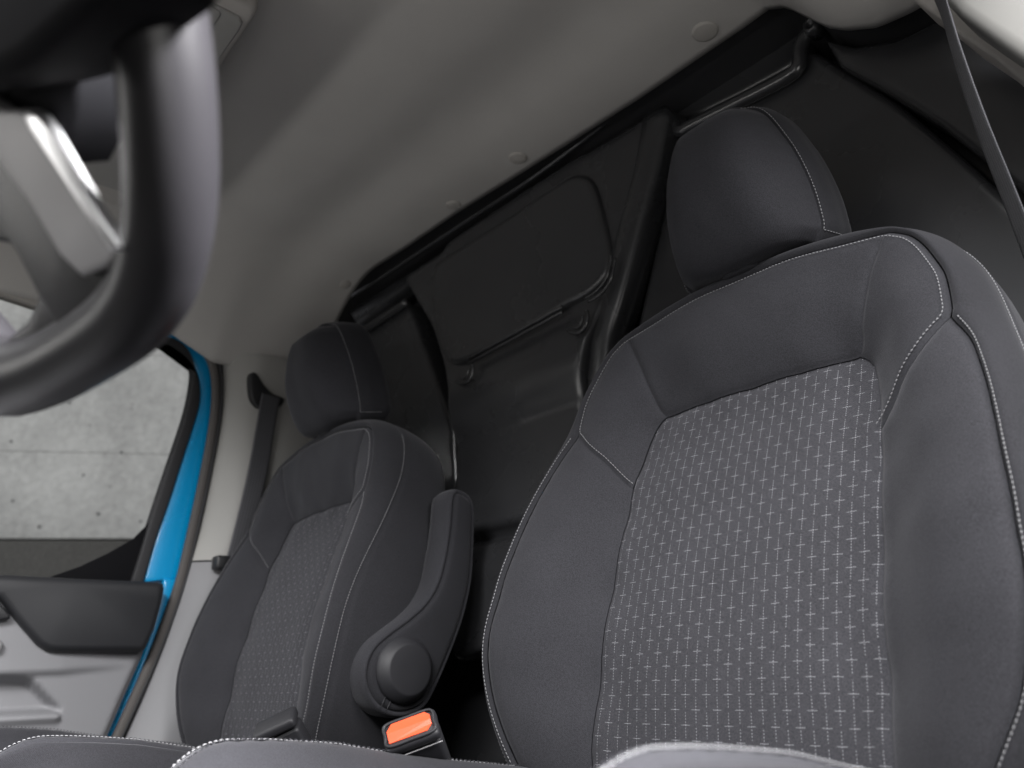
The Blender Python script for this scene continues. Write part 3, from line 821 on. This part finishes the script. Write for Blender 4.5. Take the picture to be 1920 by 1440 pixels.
def wrap_mesh(name, contour, wfun, prof, closed=False, cap=False, seamk=None, nsub=4, nsm=8):
    """cloth rolling from the contour over the side; prof: (outward, back)"""
    c = contour
    t = np.gradient(c, axis=0)
    if closed: t = np.roll(c, -1, 0)-np.roll(c, 1, 0)
    n = np.stack([t[:, 1], -t[:, 0]], 1); n /= np.linalg.norm(n, axis=1)[:, None]
    for _ in range(nsm):
        m = n.copy(); m[1:-1] = (n[:-2]+2*n[1:-1]+n[2:])/4
        if closed: m = (np.roll(n, 1, 0)+2*n+np.roll(n, -1, 0))/4
        n = m/np.linalg.norm(m, axis=1)[:, None]
    w = wfun(c)
    csm = c.copy(); wsm = w.copy()
    if not closed:
        for _ in range(150):
            csm[1:-1] = (csm[:-2]+2*csm[1:-1]+csm[2:])/4; wsm[1:-1] = (wsm[:-2]+2*wsm[1:-1]+wsm[2:])/4
    pr_ = spline(prof, len(prof)*nsub)
    s = np.r_[0, np.cumsum(np.linalg.norm(np.diff(pr_, axis=0), axis=1))]
    L_ = np.r_[0, np.cumsum(np.linalg.norm(np.diff(c, axis=0), axis=1))]
    V, T, UV = [], [], []
    tt = np.gradient(pr_, axis=0); pn = np.stack([-tt[:, 1], tt[:, 0]], 1); pn /= np.linalg.norm(pn, axis=1)[:, None]
    if pn[0, 1] < 0: pn = -pn
    dip = .0035*np.exp(-(s/.004)**2)
    for i in range(len(c)):
        dd = dip if seamk is None else dip+.0022*np.exp(-((s-seamk[i])/.0028)**2)
        q = pr_-pn*dd[:, None]
        for j in range(len(q)):
            o_, b_ = q[j]
            bl = min(1, s[j]/.022); bl = bl*bl*(3-2*bl)
            cx, cy, cw_ = c[i, 0]*(1-bl)+csm[i, 0]*bl, c[i, 1]*(1-bl)+csm[i, 1]*bl, w[i]*(1-bl)+wsm[i]*bl
            V.append((cx+n[i, 0]*o_, -(cw_+b_), cy+n[i, 1]*o_)); UV.append((s[j], L_[i]))
    k = len(q); N_ = len(c)
    for i in range(N_ if closed else N_-1):
        for j in range(k-1):
            a = i*k+j; b = ((i+1) % N_)*k+j
            T.append((a, a+1, b+1, b))
    if cap: T.append(tuple(i*k+k-1 for i in range(N_)))
    return mesh_from(name, V, T, UV), n, w, s, pr_, pn, csm, wsm
# contour of the front face from bottom right over the top to bottom left
half = np.vstack([l3_r[:-1], top_r[:-1]])
CONT = np.vstack([half, [top_r[-1]], (half*mx)[::-1]])
CONT = resample(CONT, 320)
PROF = [(0, 0), (.005, .0015), (.011, .000), (.018, -.006), (.0235, -.015), (.028, -.027), (.030, -.042), (.031, -.060), (.030, -.085), (.025, -.112), (.014, -.135), (-.010, -.152), (-.05, -.158)]
_k = np.clip((CONT[:, 1]-.08)/.30, 0, 1)
SEAM2 = .034+.032*_k*_k*(3-2*_k)
wrap_me, cn, cw, ps, ppr, ppn, csm_, wsm_ = wrap_mesh('edge_panel', CONT, back_w, PROF, cap=True, seamk=SEAM2, nsm=60)

def surf_path(P2, wf, tuckd=0):
    w = wf(P2)+.0012-tuckd
    return np.stack([P2[:, 0], -w, P2[:, 1]], 1), grid_normals(wf, P2)
def wrap_path(idx, sv):
    o_ = np.interp(sv, ps, ppr[:, 0]); b_ = np.interp(sv, ps, ppr[:, 1])
    po, pb = np.interp(sv, ps, ppn[:, 0]), np.interp(sv, ps, ppn[:, 1])
    sv = np.broadcast_to(np.asarray(sv, float), (len(idx),))
    o_ = np.interp(sv, ps, ppr[:, 0]); b_ = np.interp(sv, ps, ppr[:, 1])
    bl = np.minimum(1, sv/.022); bl = bl*bl*(3-2*bl)
    Cx = CONT[idx]*(1-bl)[:, None]+csm_[idx]*bl[:, None]; Wx = cw[idx]*(1-bl)+wsm_[idx]*bl
    p = np.stack([Cx[:, 0]+cn[idx, 0]*o_, -(Wx+b_), Cx[:, 1]+cn[idx, 1]*o_], 1)
    n = np.stack([cn[idx, 0]*po, -np.broadcast_to(pb, (len(idx),)), cn[idx, 1]*po], 1)
    return p, n
paths = []
edge_full = np.vstack([dg_r[::-1], top_r[1:], (top_r*mx)[::-1][1:], (dg_r*mx)[1:]])
edge_full = resample(spline(resample(edge_full, 90), 400), 400)
paths.append(surf_path(offset_path(edge_full, .0052), back_w))
iL = np.where(CONT[:, 1] < .289)[0]
iR = iL[iL < 160]; iLft = iL[iL >= 160]
for ii in (iR, iLft): paths.append(wrap_path(ii, .0052))
allv = np.arange(len(CONT))
mid = allv[(CONT[:, 1] > -.1) & (np.abs(CONT[:, 0]) > .195)]
for ii in (mid[mid < 160], mid[mid >= 160]): paths.append(wrap_path(ii, SEAM2[ii]-.004))
stitch_me = stitch_mesh('stitching', paths, None)

# headrest
HC = [(0, -.012), (.05, -.011), (.080, -.006), (.0915, .006), (.0925, .024), (.0915, .045), (.089, .065), (.084, .090), (.078, .112), (.071, .131), (.0635, .150), (.056, .165), (.045, .178), (.029, .185), (0, .189)]
hh = c2(HC, 110)
HCONT = np.vstack([hh[:-1], [hh[-1]], (hh*mx)[::-1][1:-1]])
def head_w(P):
    P = np.asarray(P)
    uc = np.interp(P[:, 1], [q[1] for q in HC], [max(q[0], .03) for q in HC])
    k = .45+.55*np.sin(np.clip((P[:, 1]+.012)/.201, 0, 1)*math.pi)**.6
    return .068*k*(1-np.clip(np.abs(P[:, 0])/uc, 0, 1)**5)*np.clip((.194-P[:, 1])/.03, 0, 1)**.5-.003
HPROF = [(0, 0), (.002, -.001), (.0045, -.006), (.007, -.015), (.0085, -.026), (.008, -.040), (.007, -.055), (-.002, -.068), (-.014, -.078), (-.026, -.083), (-.038, -.084)]
hwrap_me, hn, hw, hps, hppr, hppn, _a, _b = wrap_mesh('headrest_side', HCONT, head_w, HPROF, closed=True, cap=True)
hfront_me = panel_mesh('headrest', HCONT, head_w, (.003, .0035), .008)
def hwrap_path(idx, svs):
    o_ = np.interp(svs, hps, hppr[:, 0]); b_ = np.interp(svs, hps, hppr[:, 1]); po = np.interp(svs, hps, hppn[:, 0]); pb = np.interp(svs, hps, hppn[:, 1])
    return (np.stack([HCONT[idx, 0]+hn[idx, 0]*o_, -(hw[idx]+b_), HCONT[idx, 1]+hn[idx, 1]*o_], 1), np.stack([hn[idx, 0]*po, -pb, hn[idx, 1]*po], 1))
hpaths = []
N_h = len(HCONT)
ia = np.array([i for i in range(N_h//2+1) if HCONT[i, 1] > .002 and HCONT[i, 0] > .026])
a = hwrap_path(ia, np.full(len(ia), .0042))
hpaths.append(a); hpaths.append((a[0]*[-1, 1, 1], a[1]*[-1, 1, 1]))
i0 = ia[0]
sv = np.linspace(.0042, .05, 20)
a = hwrap_path(np.full(20, i0), sv); hpaths.append(a); hpaths.append((a[0]*[-1, 1, 1], a[1]*[-1, 1, 1]))
hstitch_me = stitch_mesh('stitching', hpaths, None, r=.0005)

# cushion: u across, v from back (0) to front
def cush_z(P):
    u, v = np.abs(P[:, 0]), P[:, 1]
    b = np.clip((u-.145)/.085, 0, 1); b = b*b*(3-2*b)
    base = -.012-.020*np.clip(1-v/.45, 0, 1)**1.2-.055*np.clip((v-.40)/.09, 0, 1)**2
    return base+b*(.040+.012*np.exp(-((v-.40)/.12)**2)-.030*np.clip(1-v/.30, 0, 1))-.02*np.clip((u-.225)/.03, 0, 1)**2
CC = [(.236, -.02), (.238, .10), (.239, .25), (.238, .38), (.232, .440), (.212, .476), (.17, .489), (.08, .495), (0, .497)]
ch = c2(CC, 90)
CCONT = np.vstack([ch, (ch*mx)[::-1][1:]])
CPROF = [(0, 0), (.004, .0008), (.010, -.002), (.017, -.010), (.022, -.024), (.024, -.045), (.023, -.07), (.018, -.10), (.012, -.13)]
ci = np.array([(.155, -.02), (.155, .2), (.155, .34), (.152, .38), (.140, .405), (.11, .415), (0, .42)])
ci_r = c2(ci, 60)
ci_full = np.vstack([ci_r, (ci_r*mx)[::-1][1:]])
CPOLY = {'cushion_insert': ci_full, 'cushion_bolster': np.vstack([CCONT, (ci_full)[::-1]])}
cwrap_me, ccn, ccw, cps, cppr, cppn, _a, _b = wrap_mesh('cushion_side', CCONT, cush_z, CPROF)
def to_cush(me):
    """panel meshes come as (u, -w, v); lay them down: u, forward is -y, w up"""
    n = len(me.vertices); co = np.zeros(n*3); me.vertices.foreach_get('co', co); co = co.reshape(-1, 3)
    me.vertices.foreach_set('co', np.stack([co[:, 0], -co[:, 2], -co[:, 1]], 1).ravel()); me.update()
    return me
cush_me = {k: to_cush(panel_mesh(k, p, cush_z, (.0035, .0045), .009)) for k, p in CPOLY.items()}
cwrap_me = to_cush(cwrap_me)
cs = []
off = offset_path(CCONT[4:-4], .0075)
cs.append(surf_path(off, cush_z)); cs.append(surf_path(offset_path(CCONT[4:-4], .0135), cush_z))
cst_me = to_cush(stitch_mesh('stitching', cs[:1], None, .0048, .0036, .00052))
cst2_me = to_cush(stitch_mesh('stitching', cs[1:], None, .0052, .0036, .0006))
base_bm = box_bm(.42, .44, .26, .02, .92)
base_me = bpy.data.meshes.new('seat_base'); base_bm.to_mesh(base_me); base_bm.free()
for me, k in ((wrap_me, 'side'), (stitch_me, 'thread'), (hwrap_me, 'side'), (hfront_me, 'fabric'), (hstitch_me, 'thread'), (cwrap_me, 'side'), (cst_me, 'thread'), (cst2_me, 'fabric'), (base_me, 'blackplastic'), (cush_me['cushion_insert'], 'insert'), (cush_me['cushion_bolster'], 'fabric')):
    me.materials.append(M[k])
back_me = {}
for k, p in POLY.items():
    back_me[k] = panel_mesh(k, p, back_w, TUCK[k], puff=.003 if k == 'bolster' else .0015)
    back_me[k].materials.append(M['insert' if k == 'backrest_insert' else 'fabric'])
for k in ('shoulder_panel', 'bolster'):
    me = panel_mesh(k, (POLY[k]*mx)[::-1], back_w, TUCK[k], puff=.003 if k == 'bolster' else .0015)
    me.materials.append(M['fabric']); back_me[k+'_left'] = me
post_me = tube_mesh('headrest_post', [(0, 0, -.10), (0, 0, .06)], .0065, 12); post_me.materials.append(M['blackplastic'])

HINGE = .677-FLOOR
def make_seat(loc, rz, lean, label, cush_dz=0, cush_roll=0):
    t = empty('captain_chair', loc, label, 'seat', 'front seats of the van')
    t.rotation_euler = (0, 0, rz)
    Bm = Matrix.Translation((0, 0, HINGE)) @ Matrix.Rotation(-lean, 4, 'X')
    B0 = Matrix.Rotation(-R_(19.3), 4, 'X')
    Hm = Bm @ B0.inverted() @ Matrix.Translation((0, .851-.724, 1.13-.677)) @ Matrix.Rotation(R_(6), 4, 'X')
    def part(name, me, m4, parent=None):
        o = bpy.data.objects.new(name, me); COL.objects.link(o)
        me.polygons.foreach_set('use_smooth', [True]*len(me.polygons))
        o.parent = parent or t
        if parent is None: o.matrix_local = m4
        return o
    for k, me in back_me.items(): part(k.replace('_left', ''), me, Bm)
    part('edge_panel', wrap_me, Bm)
    s = part('stitching', stitch_me, Bm); s['kind'] = 'stuff'
    h = part('headrest', hfront_me, Hm)
    part('headrest_side', hwrap_me, None, h)
    s = part('stitching', hstitch_me, None, h); s['kind'] = 'stuff'
    for sx in (-.055, .055):
        p = part('headrest_post', post_me, None, h); p.location = (sx, .055, -.03)
    Cm = Matrix.Translation((0, .04, .606+cush_dz-FLOOR)) @ Matrix.Rotation(cush_roll, 4, 'Y')
    for k, me in cush_me.items(): part(k, me, Cm)
    part('cushion_side', cwrap_me, Cm)
    for me in (cst_me, cst2_me):
        s = part('cushion_stitching', me, Cm); s['kind'] = 'stuff'
    part('seat_base', base_me, Matrix.Translation((0, -.18, .14)))
    return t
drv = make_seat((.43, .724, FLOOR), 0, R_(19.3), 'large charcoal fabric driver seat nearest the camera, right of frame', .007, R_(-1.3))
pas = make_seat((-.4374, .6917, FLOOR-.004), R_(-1.94), R_(15.42), 'charcoal fabric passenger seat with folded armrest, beside the blue door')

# armrest of the passenger seat, folded up
XA = -.100
side_px = [(856, 927), (872, 928), (883, 938), (887, 960), (886, 1020), (882, 1085), (868, 1150), (848, 1208), (826, 1262), (808, 1300), (792, 1322), (762, 1334), (735, 1332), (712, 1318), (698, 1296), (692, 1268), (697, 1238), (712, 1212), (740, 1188), (775, 1162), (806, 1132), (828, 1094), (842, 1040), (850, 985)]
ar = spline([on(p, 0, XA)[[1, 2]] for p in side_px], 110, True)
arm_c = ar.mean(0)
def arm_w(P): return np.zeros(len(P))
# profile rolls over both long edges: inboard face, edge, outboard face
V2, T2 = fill(ar, .008, (.0015, .004, .007))
d_ = segdist(V2, ar)
def arm_face(sign, name):
    x = .030-np.where(d_ < .010, .010-np.sqrt(np.maximum(0, .010**2-(.010-np.minimum(d_, .010))**2)), 0)*.6-.0022*np.exp(-(d_/.0022)**2)
    V = [(XA-.030+sign*xx, p[0], p[1]) for xx, p in zip(x, V2)]
    T = T2 if sign > 0 else [(a, c, b) for a, b, c in T2]
    return mesh_from(name, V, T, V2)
n_ = len(ar)
V, T, UV = [], [], []
e_ = np.roll(ar, -1, 0)-np.roll(ar, 1, 0); nn_ = np.stack([e_[:, 1], -e_[:, 0]], 1); nn_ /= np.linalg.norm(nn_, axis=1)[:, None]
if ((ar-arm_c)*nn_).sum() < 0: nn_ = -nn_
rows = [(.0218, -.001), (.0262, .0025), (.0245, .0055), (.013, .0075), (0, .008), (-.013, .0075), (-.0245, .0055), (-.0262, .0025), (-.0218, -.001)]
L_ = np.r_[0, np.cumsum(np.linalg.norm(np.diff(ar, axis=0), axis=1))]
for xo, r in rows:
    for i in range(n_): V.append((XA-.030+xo*1.0, *(ar[i]+nn_[i]*r))); UV.append((L_[i], xo))
for j in range(len(rows)-1):
    for i in range(n_): T.append((j*n_+i, j*n_+(i+1) % n_, (j+1)*n_+(i+1) % n_, (j+1)*n_+i))
def seat_keep(o):
    o.parent = pas
    o.matrix_parent_inverse = (Matrix.Translation(pas.location) @ pas.rotation_euler.to_matrix().to_4x4()).inverted()
    return o
am = obj('armrest', mesh_from('armrest', V, T, UV), M['fabric']); seat_keep(am)
for sgn in (1, -1):
    o = obj('armrest_side', arm_face(sgn, 'armrest_side'), M['side']); o.parent = am
pc = on((757, 1256), 0, XA)
V, Fc = lathe([(.043, -.008), (.044, .003), (.0425, .007), (.034, .0160), (.0325, .0168), (.031, .0170), (.012, .0166), (.001, .0166)], 56, (1, 0, 0), (XA, pc[1], pc[2]))
o = obj('pivot_cap', mesh_from('pivot_cap', V, Fc), M['softblack']); o.parent = am
for i, (a, b) in enumerate((((712, 1330), (726, 1300)), ((722, 1337), (736, 1308)))):
    p = [on(a, 0, XA+.001), on(b, 0, XA+.001)]
    o = obj('seam', tube_mesh('seam', p, .0007, 6), M['softblack']); o.parent = am

# ------------------------------------------------------------------ buckles
def buckle(loc, rot, label, orange=True, sc=1.0):
    t = empty('seat_belt_buckle', loc, label, 'buckle', 'seat belt buckles')
    zx, zy, zt = rot                      # how the top leans: right, up and towards the viewer
    za = Vector(_R*zx+_U*zy-_F*zt).normalized()
    xa = Vector(_R*.86+_U*.42); xa = (xa-za*xa.dot(za)).normalized()
    t.rotation_euler = Matrix((xa, za.cross(xa), za)).transposed().to_euler()
    t.scale = (sc, sc, sc)
    def put(name, bm, m, z=0, y=0, par=None):
        o = obj(name, bm, M[m], t)
        for v in o.data.vertices: v.co.z += z; v.co.y += y
        return o
    put('body', box_bm(.052, .028, .075, .006, .86), 'softblack', -.052)
    put('collar', box_bm(.0535, .0295, .013, .0045), 'softblack', -.0065)
    rim = bmesh.new()
    if orange:
        # release button: two facets with cut corners
        bm = bmesh.new()
        pts = [(-.021, -.008), (-.0215, .004), (-.016, .0105), (.017, .0105), (.0215, .006), (.0215, -.003), (.016, -.0085)]
        top = [bm.verts.new((x, y, .0022 if y > .002 else .0012)) for x, y in pts]
        bot = [bm.verts.new((x, y, -.004)) for x, y in pts]
        mid_ = [bm.verts.new((x, .0015, .0026)) for x in (-.0213, .0213)]
        bm.faces.new([mid_[0], top[1], top[2], top[3], top[4], mid_[1]][::-1]); bm.faces.new([mid_[1], top[5], top[6], top[0], mid_[0]][::-1])
        for i in range(7): bm.faces.new((top[i], bot[i], bot[(i+1) % 7], top[(i+1) % 7]))
        bmesh.ops.recalc_face_normals(bm, faces=bm.faces[:])
        o = obj('release_button', bm, M['orange'], t, smooth=False)
        # raised rim round the button
        pr2 = spline([(-.0225, -.0105, .001), (-.0235, .0, .001), (-.0225, .0115, .001), (0, .0125, .001), (.0225, .0115, .001), (.0238, 0, .001), (.0225, -.0105, .001), (0, -.0115, .001)], 50, True)
        obj('rim', tube_mesh('rim', pr2, .0016, 8, closed=True), M['softblack'], t)
    ln = spline([(-.0262, -.0151, -.0135), (0, -.0153, -.0135), (.0262, -.0151, -.0135)], 12)
    obj('seam', tube_mesh('seam', ln, .0006, 6), M['silver' if orange else 'blackplastic'], t)
    st = obj('strap', box_bm(.03, .010, .16, .003), M['blackplastic'], t)
    for v in st.data.vertices: v.co.z -= .16
    return t
pb = on((768, 1367), 2, .645)
buckle(tuple(pb), (-.20, .80, .62), 'upright buckle with bright orange release button between the seats', True, .98)
pb2 = on((512, 1352), 2, .648)
buckle(tuple(pb2), (-.42, .88, .30), 'tilted dark grey buckle in front of the passenger seat insert', False, .98)

# ------------------------------------------------------------------ steering wheel (seen from the column side)
WC = np.array([.4822, .0698, 1.011]); wa, wb, WR = .5231, .1289, .1855
e1 = np.array([math.cos(wb), math.sin(wb), 0]); wnrm = np.array([-math.sin(wb)*math.cos(wa), math.cos(wb)*math.cos(wa), math.sin(wa)]); e2 = np.cross(e1, wnrm)
if e2[2] < 0: e2 = -e2
def wp3(r, deg, h=0):
    a = R_(deg); return WC+e1*r*math.cos(a)+e2*r*math.sin(a)+wnrm*h
sw = empty('steering_wheel', tuple(WC), 'black leather steering wheel with silver spoke trim, blurred in the foreground', 'steering wheel')
def on_wheel(px, h):
    return on_plane(px, wnrm, wnrm@WC+h)
rp = [on_wheel(p, 0) for p in ((262, -200), (292, 0), (312, 150), (321, 300), (318, 400), (307, 470), (286, 536), (240, 598), (164, 652), (82, 694), (0, 704))]
rp += [wp3(WR, d) for d in (226, 205, 180, 155, 130, 105, 80, 55, 30, 8)]
rim = spline(rp, 170, True)
kk = np.linspace(0, 1, 170)
rr = .0192+.0052*np.exp(-((kk-.33)/.07)**2)
keep(obj('rim', tube_mesh('rim', rim, rr, 24, closed=True), M['leather']), sw)
def spoke(name, pts_a, pts_b, thick, m, h, bevel=.006):
    P3 = [wp3(r, d, h) for r, d in pts_a]+[wp3(r, d, h) for r, d in pts_b[::-1]]
    return keep(obj(name, slab(name, P3, tuple(-wnrm*-thick), bevel), M[m]), sw)
hubp = [on_wheel(p, -.045) for p in ((-420, -120), (-300, -260), (-60, -280), (150, -150), (205, -40), (178, 4), (110, 62), (46, 116), (0, 142), (-120, 175), (-300, 120))]
keep(obj('hub_back', slab('hub_back', hubp, tuple(wnrm*.045), .008), M['hubblack']), sw)
stem = [on_wheel(p, -.005) for p in ((-40, 100), (60, 60), (128, 90), (131, 150), (128, 205), (116, 262), (92, 312), (40, 260), (-40, 230))]
keep(obj('hub_stem', slab('hub_stem', stem, tuple(wnrm*.03), .006), M['hubblack']), sw)
pad = [on_wheel(p, .030) for p in ((20, -120), (140, -60), (178, 20), (194, 90), (201, 170), (192, 226), (176, 262), (146, 296), (110, 306), (0, 300), (-150, 200), (-160, 0))]
keep(obj('airbag_pad', slab('airbag_pad', list(spline(pad, 60, True)), tuple(wnrm*.012), .004, 3), M['padgrey']), sw)
# spokes: lower ones carry a broad leaf with a bright insert on its upper edge
leaf = [on_wheel(p, -.012) for p in ((-60, 120), (0, 205), (26, 202), (38, 214), (86, 298), (136, 380), (200, 484), (230, 530), (240, 600), (180, 640), (120, 640), (70, 560), (30, 480), (-20, 400), (-80, 300))]
keep(obj('spoke', slab('spoke', leaf, tuple(wnrm*.013), .004), M['leather']), sw)
trim = [on_wheel(p, -.018) for p in ((-40, 180), (0, 205), (40, 205), (95, 290), (160, 390), (218, 478), (200, 500), (150, 520), (110, 480), (50, 380), (-10, 300), (-60, 240))]
keep(obj('spoke_trim', slab('spoke_trim', trim, tuple(wnrm*.008), .003), M['silver']), sw)
ins = [on_wheel(p, -.022) for p in ((38, 212), (50, 206), (68, 216), (92, 250), (140, 335), (190, 415), (220, 462), (218, 474), (204, 472), (150, 392), (90, 300), (52, 244))]
keep(obj('bright_insert', slab('bright_insert', ins, tuple(wnrm*.006), .003), M['chrome']), sw)
low = [on_wheel(p, -.004) for p in ((-80, 330), (0, 330), (60, 420), (110, 500), (160, 540), (230, 560), (240, 600), (170, 655), (80, 695), (20, 700), (-10, 650), (45, 602), (66, 555), (58, 500), (20, 462), (-80, 440))]
keep(obj('lower_spoke', slab('lower_spoke', low, tuple(wnrm*.016), .005), M['leather']), sw)
for s_ in (150, 30):
    P3 = [wp3(.07, s_-12, -.008), wp3(.185, s_-7, -.006), wp3(.185, s_+7, -.006), wp3(.07, s_+12, -.008)]
    keep(obj('spoke', slab('spoke', P3, tuple(wnrm*.018), .006), M['leather']), sw)
P3 = [wp3(.06, 222, -.012), wp3(.185, 210, -.008), wp3(.185, 228, -.008), wp3(.06, 255, -.012)]
keep(obj('spoke', slab('spoke', P3, tuple(wnrm*.02), .006), M['leather']), sw)
